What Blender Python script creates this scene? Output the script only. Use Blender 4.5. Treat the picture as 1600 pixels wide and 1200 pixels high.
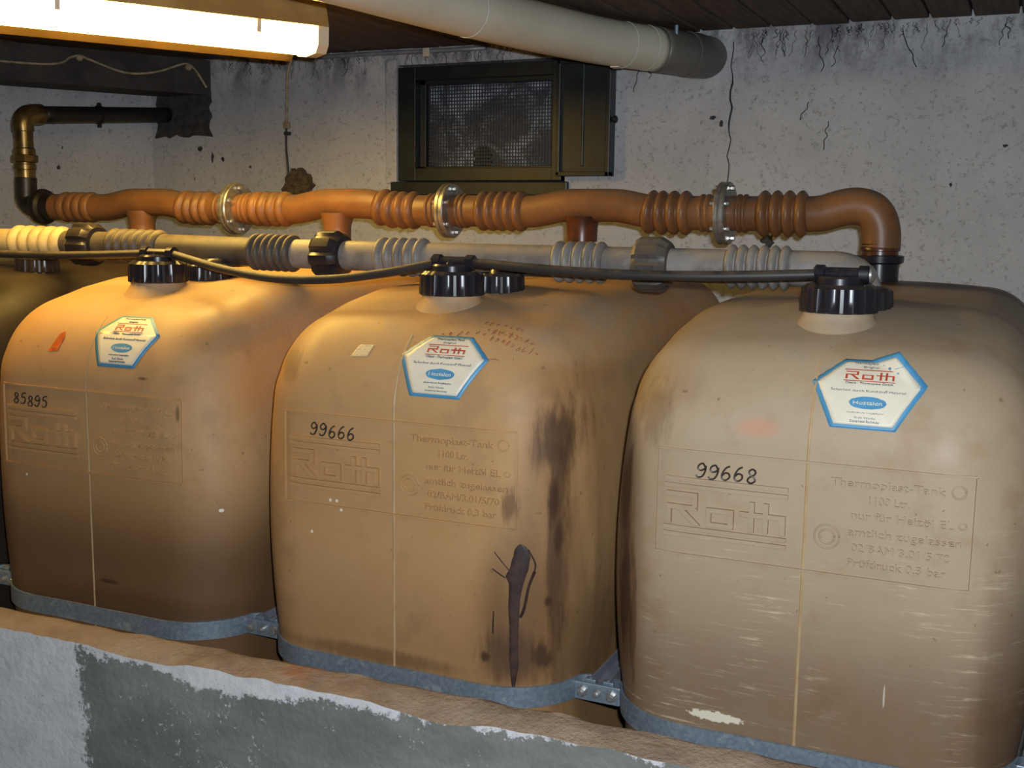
import bpy, bmesh, math, random
from mathutils import Vector, Matrix, noise
S = bpy.context.scene
for o in list(bpy.data.objects): bpy.data.objects.remove(o)
COL = S.collection
random.seed(7)

# ------------------------------------------------------------------ camera
CAM = Vector((1.084, -1.84, 1.75)); YAW, PITCH, ROLL, FPX = -0.4263, -0.14663, 0.0119, 1762.0
fw = Vector((math.sin(YAW)*math.cos(PITCH), math.cos(YAW)*math.cos(PITCH), math.sin(PITCH)))
r0 = Vector((math.cos(YAW), -math.sin(YAW), 0)); u0 = r0.cross(fw)
cr, sr = math.cos(ROLL), math.sin(ROLL)
rt = r0*cr + u0*sr; upv = u0*cr - r0*sr
cd = bpy.data.cameras.new('camera'); cam = bpy.data.objects.new('camera', cd); COL.objects.link(cam)
cam.matrix_world = Matrix(((rt.x, upv.x, -fw.x, CAM.x), (rt.y, upv.y, -fw.y, CAM.y), (rt.z, upv.z, -fw.z, CAM.z), (0, 0, 0, 1)))
cd.sensor_fit = 'HORIZONTAL'; cd.sensor_width = 36; cd.lens = 36*FPX/1600; cd.clip_start = 0.02
S.camera = cam
# ------------------------------------------------------------------ world, flash, exposure
W = bpy.data.worlds.new('world'); S.world = W; W.use_nodes = True
W.node_tree.nodes['Background'].inputs[0].default_value = (0.35, 0.42, 0.6, 1)
W.node_tree.nodes['Background'].inputs[1].default_value = 0.03
fl = bpy.data.lights.new('camera_flash', 'AREA'); fl.shape = 'RECTANGLE'; fl.size = 0.035; fl.size_y = 0.02
fl.energy = 41.0; fl.color = (0.84, 0.92, 1.0)
flo = bpy.data.objects.new('camera_flash', fl); COL.objects.link(flo)
flo.matrix_world = cam.matrix_world.copy(); flo.location = CAM + rt*0.045 + upv*0.05 + fw*0.01
S.view_settings.view_transform = 'Standard'; S.view_settings.look = 'None'
S.view_settings.exposure = 0.13; S.view_settings.gamma = 1.0; S.view_settings.use_curve_mapping = False
LAMP_STRENGTH = 42.0; LAMP_COLOR = (1.0, 0.64, 0.14)

# ------------------------------------------------------------------ node helpers
class NT:
    def __init__(s, name):
        s.m = bpy.data.materials.new(name); s.m.use_nodes = True
        s.t = s.m.node_tree; s.b = s.t.nodes['Principled BSDF']; s.co = None
    def n(s, t, **k):
        x = s.t.nodes.new(t)
        for a, b in k.items(): setattr(x, a, b)
        return x
    def l(s, a, b): s.t.links.new(a, b)
    def coord(s):
        if not s.co: s.co = s.n('ShaderNodeTexCoord').outputs['Object']
        return s.co
    def mapped(s, loc=(0,0,0), scale=(1,1,1), vec=None):
        m = s.n('ShaderNodeMapping'); s.l(vec or s.coord(), m.inputs[0])
        m.inputs['Location'].default_value = loc; m.inputs['Scale'].default_value = scale
        return m.outputs[0]
    def noise(s, scale, detail=4, rough=.55, vec=None, dist=0, color=False):
        x = s.n('ShaderNodeTexNoise'); x.inputs['Scale'].default_value = scale; x.inputs['Detail'].default_value = detail
        x.inputs['Roughness'].default_value = rough; x.inputs['Distortion'].default_value = dist
        s.l(vec or s.coord(), x.inputs['Vector']); return x.outputs['Color' if color else 'Fac']
    def ramp(s, fac, a, b, va=0., vb=1.):
        r = s.n('ShaderNodeMapRange', interpolation_type='SMOOTHSTEP'); s.l(fac, r.inputs[0])
        for i, v in ((1, a), (2, b), (3, va), (4, vb)): r.inputs[i].default_value = v
        return r.outputs[0]
    def math(s, op, a, b=None):
        x = s.n('ShaderNodeMath', operation=op)
        for i, v in enumerate((a, b)):
            if v is None: continue
            if isinstance(v, (int, float)): x.inputs[i].default_value = v
            else: s.l(v, x.inputs[i])
        return x.outputs[0]
    def mix(s, fac, a, b):
        x = s.n('ShaderNodeMix', data_type='RGBA')
        if isinstance(fac, (int, float)): x.inputs[0].default_value = fac
        else: s.l(fac, x.inputs[0])
        for i, v in ((6, a), (7, b)):
            if isinstance(v, tuple): x.inputs[i].default_value = (*v[:3], 1)
            else: s.l(v, x.inputs[i])
        return x.outputs[2]
    def blob(s, c, r, ns=30., na=.25, soft=.35, drip=False):
        """ragged ellipsoidal stain mask around c with radii r (object space)"""
        a = s.n('ShaderNodeVectorMath', operation='SUBTRACT'); s.l(s.coord(), a.inputs[0]); a.inputs[1].default_value = c
        b = s.n('ShaderNodeVectorMath', operation='DIVIDE'); s.l(a.outputs[0], b.inputs[0]); b.inputs[1].default_value = r
        d = s.n('ShaderNodeVectorMath', operation='LENGTH'); s.l(b.outputs[0], d.inputs[0])
        nz = s.noise(ns, 5, .7, s.mapped(scale=(1.6, 1, .22)) if drip else None); v = s.math('ADD', d.outputs['Value'], s.math('MULTIPLY', s.math('SUBTRACT', nz, .5), na*4))
        return s.ramp(v, 1-soft, 1+soft, 1, 0)
    def bump(s, h, strength=.3, dist=.01):
        b = s.n('ShaderNodeBump'); b.inputs['Strength'].default_value = strength; b.inputs['Distance'].default_value = dist
        s.l(h, b.inputs['Height']); s.l(b.outputs[0], s.b.inputs['Normal'])
    def out(s, col, rough=.5, metal=0., spec=.5):
        for k, v in (('Base Color', col), ('Roughness', rough), ('Metallic', metal), ('Specular IOR Level', spec)):
            if isinstance(v, (int, float)): s.b.inputs[k].default_value = v
            elif isinstance(v, tuple): s.b.inputs[k].default_value = (*v[:3], 1)
            else: s.l(v, s.b.inputs[k])
        return s.m
def simple(name, a, b=None, rough=.5, metal=0., scale=25., bump=0., spec=.5, lo=.35, hi=.65):
    t = NT(name); b = b or tuple(c*.7 for c in a); nz = t.noise(scale, 5, .6)
    if bump: t.bump(t.noise(scale*3, 4), bump, .004)
    return t.out(t.mix(t.ramp(nz, lo, hi), a, b), rough, metal, spec)

# ------------------------------------------------------------------ geometry helpers
def link(name, bm, m, parent=None, smooth=False, autos=None):
    me = bpy.data.meshes.new(name); bmesh.ops.recalc_face_normals(bm, faces=bm.faces); bm.to_mesh(me); bm.free()
    if smooth or autos is not None:
        for p in me.polygons: p.use_smooth = True
        if autos is not None: me.set_sharp_from_angle(angle=math.radians(autos))
    if isinstance(m, str): m = M[m]
    me.materials.append(m)
    o = bpy.data.objects.new(name, me); COL.objects.link(o); o.parent = parent
    return o
def empty(name, loc=(0, 0, 0), rz=0):
    o = bpy.data.objects.new(name, None); COL.objects.link(o); o.location = loc; o.rotation_euler.z = rz
    o.empty_display_size = .05
    return o
def tag(o, label, cat, group=None, kind=None):
    o['label'] = label; o['category'] = cat
    if group: o['group'] = group
    if kind: o['kind'] = kind
    return o
def struct(o, label=None):
    o['kind'] = 'structure'
    if label: o['label'] = label
    return o
def box(bm, x0, x1, y0, y1, z0, z1, bev=0):
    b = bmesh.new(); r = bmesh.ops.create_cube(b, size=1)
    for v in b.verts: v.co = Vector(((x0+x1)/2+v.co.x*(x1-x0), (y0+y1)/2+v.co.y*(y1-y0), (z0+z1)/2+v.co.z*(z1-z0)))
    if bev: bmesh.ops.bevel(b, geom=b.edges[:], offset=bev, segments=2, affect='EDGES', profile=.5)
    join(bm, b)
def join(bm, b, mat=None):
    mp = {}
    for v in b.verts: mp[v] = bm.verts.new(mat @ v.co if mat else v.co)
    for f in b.faces:
        try: bm.faces.new([mp[v] for v in f.verts])
        except ValueError: pass
    b.free()
def sweep(bm, pts, rad, seg=20, cap=True, gear=None):
    """tube along pts; rad = number or list; gear(k)->radius factor per segment"""
    pts = [Vector(p) for p in pts]; n = len(pts)
    if isinstance(rad, (int, float)): rad = [rad]*n
    T = []
    for i in range(n):
        d = pts[min(i+1, n-1)]-pts[max(i-1, 0)]
        j = i
        while d.length < 1e-7 and j+1 < n: j += 1; d = pts[j]-pts[max(i-1, 0)]
        T.append(d.normalized() if d.length > 1e-9 else T[-1])
    a = Vector((0, 0, 1)) if abs(T[0].z) < .9 else Vector((1, 0, 0))
    N = (a-T[0]*a.dot(T[0])).normalized(); rings = []
    for i in range(n):
        N = (N-T[i]*N.dot(T[i])).normalized(); B = T[i].cross(N); ring = []
        for k in range(seg):
            an = 2*math.pi*k/seg; q = rad[i]*(gear(i, k) if gear else 1)
            ring.append(bm.verts.new(pts[i]+(N*math.cos(an)+B*math.sin(an))*q))
        rings.append(ring)
    for i in range(n-1):
        for k in range(seg): bm.faces.new((rings[i][k], rings[i][(k+1) % seg], rings[i+1][(k+1) % seg], rings[i+1][k]))
    if cap: bm.faces.new(rings[0][::-1]); bm.faces.new(rings[-1])
def lathe(bm, c, axis, prof, seg=24, gear=None):
    """prof: list of (dist along axis, radius)"""
    c = Vector(c); ax = Vector(axis).normalized()
    a = Vector((0, 0, 1)) if abs(ax.z) < .9 else Vector((1, 0, 0))
    N = (a-ax*a.dot(ax)).normalized(); B = ax.cross(N); rings = []
    for i, (d, r) in enumerate(prof):
        rings.append([bm.verts.new(c+ax*d+(N*math.cos(2*math.pi*k/seg)+B*math.sin(2*math.pi*k/seg))*r*(gear(i, k) if gear else 1)) for k in range(seg)])
    for i in range(len(prof)-1):
        for k in range(seg): bm.faces.new((rings[i][k], rings[i][(k+1) % seg], rings[i+1][(k+1) % seg], rings[i+1][k]))
    bm.faces.new(rings[0][::-1]); bm.faces.new(rings[-1])
def spline(pts, n=8):
    P = [Vector(p) for p in pts]; out = []
    for i in range(len(P)-1):
        p0, p1, p2, p3 = P[max(i-1, 0)], P[i], P[i+1], P[min(i+2, len(P)-1)]
        for k in range(n):
            t = k/n
            out.append(.5*((2*p1)+(p2-p0)*t+(2*p0-5*p1+4*p2-p3)*t*t+(3*p1-p0-3*p2+p3)*t**3))
    out.append(P[-1]); return out
def prism(bm, poly, fn0, fn1):
    """closed polygon -> solid between mapping fn0 and fn1 (each (x,z)->Vector)"""
    a = [bm.verts.new(fn0(*p)) for p in poly]; b = [bm.verts.new(fn1(*p)) for p in poly]; n = len(poly)
    bm.faces.new(a); bm.faces.new(b[::-1])
    for i in range(n): bm.faces.new((a[i], a[(i+1) % n], b[(i+1) % n], b[i]))
def font_mesh(text, size, width=None, extrude=0.0, align='LEFT'):
    c = bpy.data.curves.new('txt', 'FONT'); c.body = text; c.size = size; c.extrude = extrude; c.align_x = align; c.resolution_u = 3
    o = bpy.data.objects.new('txt', c); COL.objects.link(o)
    bpy.context.view_layer.update()
    me = bpy.data.meshes.new_from_object(o.evaluated_get(bpy.context.evaluated_depsgraph_get()))
    b = bmesh.new(); b.from_mesh(me)
    bpy.data.objects.remove(o); bpy.data.curves.remove(c); bpy.data.meshes.remove(me)
    if width and b.verts:
        x0 = min(v.co.x for v in b.verts); x1 = max(v.co.x for v in b.verts)
        for v in b.verts: v.co.x = (v.co.x-(x0+x1)/2)*width/(x1-x0) + (width/2 if align == 'LEFT' else 0)
    return b

# ------------------------------------------------------------------ materials
M = {}
def tank_material(name, stains=(), whites=(), reds=(), dirt=0.0, scrape=False, base=((.415, .225, .090), (.465, .277, .125)), oil=(1.0, 0), halos=()):
    t = NT(name)
    big = t.noise(2.2, 4, .6); col = t.mix(t.ramp(big, .3, .7), *base)
    mid = t.noise(9, 5, .65); col = t.mix(t.math('MULTIPLY', t.ramp(mid, .5, .75), .48), col, (.27, .155, .07))
    # greyish dust wiped in swirls over the crown
    sep = t.n('ShaderNodeSeparateXYZ'); t.l(t.coord(), sep.inputs[0])
    up = t.ramp(sep.outputs['Z'], 1.36, 1.58)
    sw = t.ramp(t.noise(3.2, 6, .7, t.mapped(scale=(1, .6, 2.5)), 1.5), .42, .68)
    col = t.mix(t.math('MULTIPLY', t.math('MULTIPLY', up, sw), .55), col, (.33, .26, .19))
    # old oil film on the lower body
    low = t.ramp(sep.outputs['Z'], 1.15, .85); lw = t.ramp(t.noise(5, 5, .6, t.mapped(scale=(1, 1, .6))), .4, .7)
    col = t.mix(t.math('MULTIPLY', t.math('MULTIPLY', low, lw), .3), col, (.3, .15, .06))
    if oil[1]: col = t.mix(t.math('MULTIPLY', t.ramp(sep.outputs['Z'], oil[0]+.05, oil[0]-.22), oil[1]), col, (.105, .048, .020))   # fuel standing inside the translucent tank
    sp = t.ramp(t.noise(60, 2, .4), .73, .76); col = t.mix(t.math('MULTIPLY', sp, .55), col, (.16, .1, .05))
    if dirt:
        dm = t.ramp(t.noise(4, 6, .7), .18, .42); col = t.mix(t.math('MULTIPLY', dm, dirt), col, (.016, .011, .008))
    if scrape:
        sc = t.ramp(t.noise(7, 8, .8, t.mapped(scale=(1.2, 1.2, 17))), .53, .68)
        reg = t.math('MULTIPLY', t.ramp(t.noise(5, 4, .6), .42, .6), t.ramp(sep.outputs['Z'], 1.36, 1.15))
        col = t.mix(t.math('MULTIPLY', t.math('MULTIPLY', sc, reg), .8), col, (.6, .5, .33))
    for c, r, k in halos: col = t.mix(t.math('MULTIPLY', t.blob(c, r, 12, .25, .6, True), k), col, (.15, .062, .016))
    for c, r, k, ns, na in stains:
        col = t.mix(t.math('MULTIPLY', t.blob(c, r, ns, na, .5, True), k), col, (.055, .024, .012))
    for c, r, k in reds: col = t.mix(t.math('MULTIPLY', t.blob(c, r, 30, .2, .6), k), col, (.6, .16, .08))
    for c, r, k in whites: col = t.mix(t.math('MULTIPLY', t.blob(c, r, 90, .5 if r[0] > .02 else .15, .1), k), col, (.72, .66, .52))
    fine = t.noise(170, 3); t.bump(t.math('ADD', t.math('MULTIPLY', fine, .15), t.noise(12, 3)), .10, .006)
    rough = t.ramp(t.noise(6, 5), .3, .7, .46, .62)
    t.b.inputs['Subsurface Weight'].default_value = 0.0
    return t.out(col, rough, 0, .34)

def build_materials():
    t = NT('plaster_back')
    a = t.ramp(t.noise(2.0, 5, .6), .35, .65)
    col = t.mix(a, (.54, .535, .54), (.44, .44, .45))
    v = t.noise(70, 6, .75); col = t.mix(t.math('MULTIPLY', t.ramp(v, .54, .64), .6), col, (.19, .185, .185))
    sp = t.ramp(t.noise(24, 3, .5, t.mapped(scale=(1.3, 1, .7))), .72, .75); col = t.mix(sp, col, (.05, .05, .055))
    sep = t.n('ShaderNodeSeparateXYZ'); t.l(t.coord(), sep.inputs[0])
    soot = t.math('MULTIPLY', t.ramp(sep.outputs['Z'], 2.12, 2.33), t.ramp(t.noise(7, 6, .75, t.mapped(scale=(1.6, 1, .8))), .4, .62))
    col = t.mix(t.math('MULTIPLY', soot, .75), col, (.07, .07, .08))
    t.bump(t.math('ADD', t.noise(45, 6, .75), t.math('MULTIPLY', t.noise(160, 3), .5)), .55, .012)
    M['plaster'] = t.out(col, .9, 0, .2)
    # low bund wall: paint flaking off cement
    t = NT('flaking_paint')
    sep = t.n('ShaderNodeSeparateXYZ'); t.l(t.coord(), sep.inputs[0])
    cem = t.mix(t.ramp(t.noise(3, 6, .65, t.mapped(scale=(1, 1, 2))), .35, .65), (.25, .255, .23), (.165, .175, .155))
    fk = t.noise(55, 8, .8); fk2 = t.noise(2.2, 4, .65); md = t.noise(11, 4, .7)
    jit = t.math('ADD', t.math('MULTIPLY', t.math('SUBTRACT', fk, .5), .16), t.math('MULTIPLY', t.math('SUBTRACT', md, .5), .14))
    left = t.ramp(t.math('ADD', sep.outputs['X'], jit), -.665, -.65, 1, 0)
    edge = t.math('SUBTRACT', t.math('SUBTRACT', .862, sep.outputs['Z']), t.math('MULTIPLY', t.math('SUBTRACT', fk2, .40), .20))
    edge = t.math('ADD', edge, t.math('MULTIPLY', t.ramp(sep.outputs['X'], -.3, .9), .035))
    edge = t.ramp(t.math('ADD', edge, t.math('MULTIPLY', jit, .55)), .005, .012, 1, 0)
    fleck = t.math('MULTIPLY', t.ramp(fk, .60, .62), t.ramp(t.noise(4.2, 3), .53, .58))
    m = t.math('MAXIMUM', t.math('MAXIMUM', left, edge), fleck)
    m = t.math('MULTIPLY', m, t.ramp(t.noise(75, 6, .8), .30, .36))
    paint = t.mix(t.ramp(t.noise(14, 5, .7), .4, .75), (.68, .68, .68), (.54, .54, .56))
    col = t.mix(m, cem, paint); t.bump(t.math('ADD', m, t.noise(60, 4)), .5, .006)
    M['flaking'] = t.out(col, .85, 0, .25)
    t = NT('bare_cement_ledge')
    col = t.mix(t.ramp(t.noise(6, 6, .7), .35, .65), (.40, .31, .23), (.28, .21, .155))
    col = t.mix(t.math('MULTIPLY', t.ramp(t.noise(5, 6, .7, t.mapped(loc=(3, 0, 0))), .56, .66), .6), col, (.40, .16, .08))
    t.bump(t.noise(30, 6, .7), .8, .015); M['ledge'] = t.out(col, .9, 0, .2)
    t = NT('ceiling_board')
    g = t.noise(5, 6, .65, t.mapped(scale=(14, .9, 4)))
    col = t.mix(t.ramp(g, .35, .7), (.11, .078, .06), (.055, .04, .034))
    col = t.mix(t.math('MULTIPLY', t.ramp(t.noise(40, 4, .7), .62, .7), .4), col, (.2, .18, .17))
    t.bump(g, .3, .004); M['board'] = t.out(col, .75, 0, .25)
    M['dark_gap'] = simple('ceiling_void', (.012, .011, .011), rough=.95)
    M['beam'] = simple('soot_beam', (.055, .048, .042), (.03, .026, .024), .85, scale=8, bump=.3)
    M['mortar'] = simple('dark_mortar', (.06, .055, .052), (.03, .028, .028), .95, scale=30, bump=.8)
    M['floor'] = simple('concrete_floor', (.17, .16, .15), (.11, .1, .1), .9, scale=5, bump=.3)
    # orange-brown filling pipe with grey dust on top
    t = NT('orange_plastic'); col = t.mix(t.ramp(t.noise(7, 5, .65), .35, .68), (.23, .10, .036), (.15, .067, .027))
    geo = t.n('ShaderNodeNewGeometry'); sep = t.n('ShaderNodeSeparateXYZ'); t.l(geo.outputs['Normal'], sep.inputs[0])
    dust = t.math('MULTIPLY', t.ramp(sep.outputs['Z'], .35, .95), t.ramp(t.noise(18, 5, .7), .25, .6))
    col = t.mix(t.math('MULTIPLY', dust, .85), col, (.125, .092, .066)); t.bump(t.noise(60, 3), .12, .003)
    M['orange'] = t.out(col, .42, 0, .4)
    M['orange_dark'] = simple('oil_soaked_orange', (.12, .032, .012), (.03, .012, .008), .3, scale=14)
    def dusty(name, base, dark, dustc, amt):
        t = NT(name); col = t.mix(t.ramp(t.noise(11, 5, .7), .38, .66), base, dark)
        geo = t.n('ShaderNodeNewGeometry'); sep = t.n('ShaderNodeSeparateXYZ'); t.l(geo.outputs['Normal'], sep.inputs[0])
        d = t.math('MULTIPLY', t.ramp(sep.outputs['Z'], .1, .9), t.ramp(t.noise(22, 5, .7), .3, .65))
        col = t.mix(t.math('MULTIPLY', d, amt), col, dustc); return t.out(col, .5, 0, .4)
    M['grey'] = dusty('grey_plastic', (.22, .20, .18), (.12, .108, .098), (.40, .31, .21), .7)
    M['grey_dark'] = dusty('dark_grey_plastic', (.075, .062, .05), (.035, .03, .028), (.22, .16, .1), .6)
    M['cream_bellows'] = dusty('cream_plastic', (.46, .36, .19), (.33, .25, .125), (.3, .22, .12), .5)
    M['black'] = dusty('black_plastic', (.012, .011, .016), (.02, .016, .018), (.12, .09, .06), .35)
    M['black'].node_tree.nodes['Principled BSDF'].inputs['Roughness'].default_value = .28
    M['hose'] = dusty('black_hose', (.022, .019, .018), (.03, .024, .02), (.13, .1, .07), .6)
    t = NT('galvanised'); v = t.n('ShaderNodeTexVoronoi'); v.inputs['Scale'].default_value = 160; t.l(t.coord(), v.inputs[0])
    col = t.mix(t.ramp(v.outputs['Color'], .2, .8), (.20, .25, .31), (.27, .32, .37))
    col = t.mix(t.math('MULTIPLY', t.ramp(t.noise(22, 6, .75), .56, .66), .6), col, (.5, .52, .5))
    M['galv'] = t.out(col, .5, .55, .5)
    M['steel'] = simple('zinc_flange', (.42, .41, .38), (.27, .25, .22), .38, .75, scale=40)
    M['bolt'] = simple('zinc_bolt', (.6, .6, .58), (.42, .4, .38), .3, .8, scale=60)
    M['sheet'] = simple('sheet_steel', (.30, .31, .34), (.21, .215, .24), .5, .4, scale=16)
    M['brass'] = simple('aged_brass', (.24, .17, .06), (.10, .07, .035), .3, .75, scale=14)
    M['black_iron'] = simple('black_iron', (.03, .026, .024), (.016, .014, .014), .4, .3, scale=20)
    M['pvc_shaded'] = simple('beige_pvc_shaded', (.15, .135, .115), (.11, .10, .088), .4, scale=5)  # beige pvc with the lamp's fall-off painted in as a darker tone
    M['pvc'] = simple('beige_pvc', (.60, .56, .44), (.54, .50, .38), .33, scale=4, spec=.4)
    M['pvc_line'] = simple('joint_sealant', (.62, .6, .56), (.5, .48, .42), .5, scale=30)
    M['housing'] = simple('yellowed_housing', (.42, .27, .10), (.3, .18, .06), .45, scale=6)
    M['wing'] = simple('browned_reflector', (.060, .034, .010), (.04, .022, .006), .6, scale=6, spec=.2)
    M['endcap'] = simple('white_plastic_cap', (.62, .56, .44), (.52, .45, .34), .4, scale=10)
    t = NT('lamp_diffuser'); t.b.inputs['Emission Color'].default_value = (*LAMP_COLOR, 1)
    t.b.inputs['Emission Strength'].default_value = LAMP_STRENGTH; M['diffuser'] = t.out((.8, .75, .6), .4)
    M['frame'] = simple('dark_green_frame', (.012, .018, .020), (.007, .010, .012), .4, scale=18)
    M['wire'] = simple('mesh_wire', (.05, .052, .055), (.03, .03, .035), .6, .3, scale=50)
    t = NT('dusty_pane'); nz = t.ramp(t.noise(9, 6, .75, t.mapped(scale=(1, 1, .8)), .6), .42, .68)
    M['pane'] = t.out(t.mix(nz, (.06, .075, .11), (.65, .7, .8)), .35, 0, .5)
    M['cable'] = simple('cream_cable', (.40, .32, .19), (.25, .19, .11), .6, scale=30)
    M['cable_dark'] = simple('dark_cable', (.03, .028, .026), rough=.6)
    M['web'] = simple('sooty_cobweb', (.02, .02, .022), rough=1)
    M['foam'] = simple('brown_foam', (.12, .085, .04), (.05, .036, .02), .95, scale=60, bump=1)
    M['crack'] = simple('crack_shadow', (.03, .03, .032), rough=1)
    M['st_white'] = simple('sticker_paper', (.72, .66, .52), (.62, .55, .42), .45, scale=8)
    M['st_blue'] = simple('sticker_blue', (.07, .27, .46), (.06, .22, .38), .45, scale=20)
    M['st_red'] = simple('sticker_red', (.50, .075, .03), rough=.5)
    M['st_ink'] = simple('sticker_ink', (.10, .12, .14), rough=.6)
    M['ink'] = simple('marker_ink', (.022, .016, .016), (.05, .03, .02), .5, scale=120)
    M['seam'] = simple('mould_seam_plastic', (.42, .29, .15), (.35, .22, .10), .5, scale=12)
    M['oil'] = simple('dried_black_oil', (.032, .018, .016), (.06, .032, .024), .45, scale=40)
    M['red_ink'] = simple('red_pencil', (.36, .08, .03), (.25, .12, .05), .6, scale=90)
    M['tape'] = simple('orange_tape', (.62, .13, .02), (.35, .06, .01), .5, scale=60)
    M['tape_clear'] = simple('pale_tape', (.68, .52, .28), (.62, .45, .22), .4, scale=30)
    T = .22
    M['tank0'] = tank_material('oil_black_tank', dirt=.92, base=((.07, .042, .018), (.09, .056, .028)))
    M['tank1'] = tank_material('yellowed_tank_a', oil=(1.20, .86), stains=[((.045, .0, .935), (.026, T, .005), .8, 60, .2), ((.16, 0, 1.40), (.012, T, .003), .7, 60, .2),
        ((.25, .0, 1.33), (.005, T, .015), .6, 60, .2), ((.1, 0, .88), (.3, T, .04), .45, 10, .3), ((.30, .1, 1.48), (.05, T, .03), .16, 30, .6)],
        whites=[((.0, 0, 1.234), (.0032, T, .0032), 1), ((-.19, 0, 1.155), (.0032, T, .0032), 1), ((.325, .1, 1.12), (.004, T, .004), 1)])
    M['tank2'] = tank_material('yellowed_tank_b', oil=(1.12, .30), halos=[((.31, .02, 1.22), (.05, T, .22), .5), ((.27, 0, .97), (.09, T, .12), .45), ((.31, .06, 1.45), (.07, T, .03), .25)], stains=[
        ((.315, .0, 1.345), (.032, T, .06), .75, 34, .55), ((.322, .05, 1.17), (.014, T, .24), .7, 40, .5), ((.317, 0, 1.235), (.008, T, .045), .95, 60, .35),
        ((.325, 0, 1.16), (.006, T, .03), .9, 60, .4), ((.255, 0, 1.05), (.062, T, .14), .42, 10, .12), ((.25, 0, .93), (.055, T, .05), .65, 30, .5),
        ((.312, 0, 1.04), (.006, T, .010), .95, 60, .3), ((.20, 0, .925), (.010, T, .010), .9, 50, .4), ((.245, .0, 1.225), (.016, T, .03), .6, 60, .5),
        ((.30, 0, .93), (.016, T, .02), .8, 60, .6), ((-.05, 0, .885), (.18, T, .016), .5, 20, .4), ((-.26, 0, 1.45), (.03, T, .03), .35, 40, .6), ((.34, .08, 1.0), (.03, T, .2), .45, 20, .4)],
        whites=[((-.145, 0, 1.19), (.0032, T, .0032), 1), ((-.13, 0, 1.19), (.0032, T, .0032), 1), ((-.12, 0, 1.173), (.0032, T, .0032), 1), ((-.19, 0, 1.12), (.0032, T, .0032), 1), ((.345, .08, 1.47), (.003, T, .004), 1)])
    M['tank3'] = tank_material('yellowed_tank_c', scrape=True, oil=(1.16, .62), base=((.355, .255, .158), (.40, .30, .195)), halos=[((-.32, .02, 1.12), (.035, T, .26), .75), ((-.30, .06, 1.46), (.09, T, .04), .4)], stains=[
        ((-.328, .02, 1.27), (.018, T, .09), .95, 36, .5), ((-.322, .02, 1.07), (.016, T, .12), .95, 40, .6), ((-.30, 0, 1.02), (.008, T, .10), .6, 50, .6),
        ((.34, .05, .95), (.06, T, .30), .45, 8, .3), ((.10, .98, 1.58), (.20, .12, T), .95, 14, .4), ((-.27, 0, 1.42), (.03, T, .05), .4, 40, .6), ((0, .40, 1.58), (.3, .05, T), .3, 14, .4)],
        reds=[((-.085, 0, 1.41), (.03, T, .014), .3)],
        whites=[((-.135, 0, .895), (.045, T, .009), .85), ((.345, .05, 1.22), (.002, T, .008), .9), ((.14, 0, .985), (.0015, T, .02), .5)])
build_materials()

# ================================================================== SETTING
CEIL, WY = 2.335, 1.75
def plain(name, x0, x1, y0, y1, z0, z1, m):
    b = bmesh.new(); box(b, x0, x1, y0, y1, z0, z1); return struct(link(name, b, m))
plain('floor', -5, 3.0, -4.2, 2.0, -.1, 0, 'floor')
# back wall with a real opening for the vent window
OX0, OX1, OZ0, OZ1 = -1.02, -.36, 1.865, 2.28
b = bmesh.new()
box(b, -2.6, OX0, WY, WY+.25, 0, CEIL+.1); box(b, OX1, 3.0, WY, WY+.25, 0, CEIL+.1)
box(b, OX0, OX1, WY, WY+.25, 0, OZ0); box(b, OX0, OX1, WY, WY+.25, OZ1, CEIL+.1)
wall_back = struct(link('wall_back', b, 'plaster'))
# left wall stands at a slant to the back wall, as do the beam and the lamp
LD = Vector((-.5, -.866, 0)); LN = Vector((.866, -.5, 0)); LC = Vector((-2.137, WY, 0))
def slab(name, p0, p1, nrm, th, z0, z1, m, parent=None):
    b = bmesh.new(); q = [p0, p1, p1-nrm*th, p0-nrm*th]
    lo = [b.verts.new((p.x, p.y, z0)) for p in q]; hi = [b.verts.new((p.x, p.y, z1)) for p in q]
    b.faces.new(lo); b.faces.new(hi[::-1])
    for i in range(4): b.faces.new((lo[i], lo[(i+1) % 4], hi[(i+1) % 4], hi[i]))
    return link(name, b, m, parent)
struct(slab('wall_left', LC-LD*.1, LC+LD*4.2, LN, .2, 0, CEIL+.1, 'plaster'))
plain('wall_right', 2.9, 3.0, -4.2, 2.0, 0, CEIL+.1, 'plaster')
plain('wall_rear', -5, 3.0, -4.2, -4.1, 0, CEIL+.1, 'plaster')
ceiling = plain('ceiling', -5, 3.0, -4.2, 2.0, CEIL+.02, CEIL+.12, 'dark_gap')
# ceiling boards, one by one, running towards the back wall
bws = [.12, .105, .115, .125, .11]
x = -2.9; i = 0; protos = {}
while x < 2.75:
    w = bws[i % 5]
    if w not in protos:
        b = bmesh.new(); box(b, .004, w-.004, -4.0, WY, 0, .02, .003); protos[w] = link('ceiling_board', b, 'board', ceiling); o = protos[w]
    else:
        o = protos[w].copy(); COL.objects.link(o); o.parent = ceiling
    o.location = (x, 0, CEIL+random.choice((0, .001, .003))); x += w; i += 1
# soot-dark beam below the ceiling along the left wall
B0 = Vector((-1.84, WY, 0))
beam = struct(slab('trim_1', B0, B0+LD*3.0, LN, .20, 2.205, CEIL, 'beam'))
beam['label'] = 'soot-black beam under the ceiling along the left wall'
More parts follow.
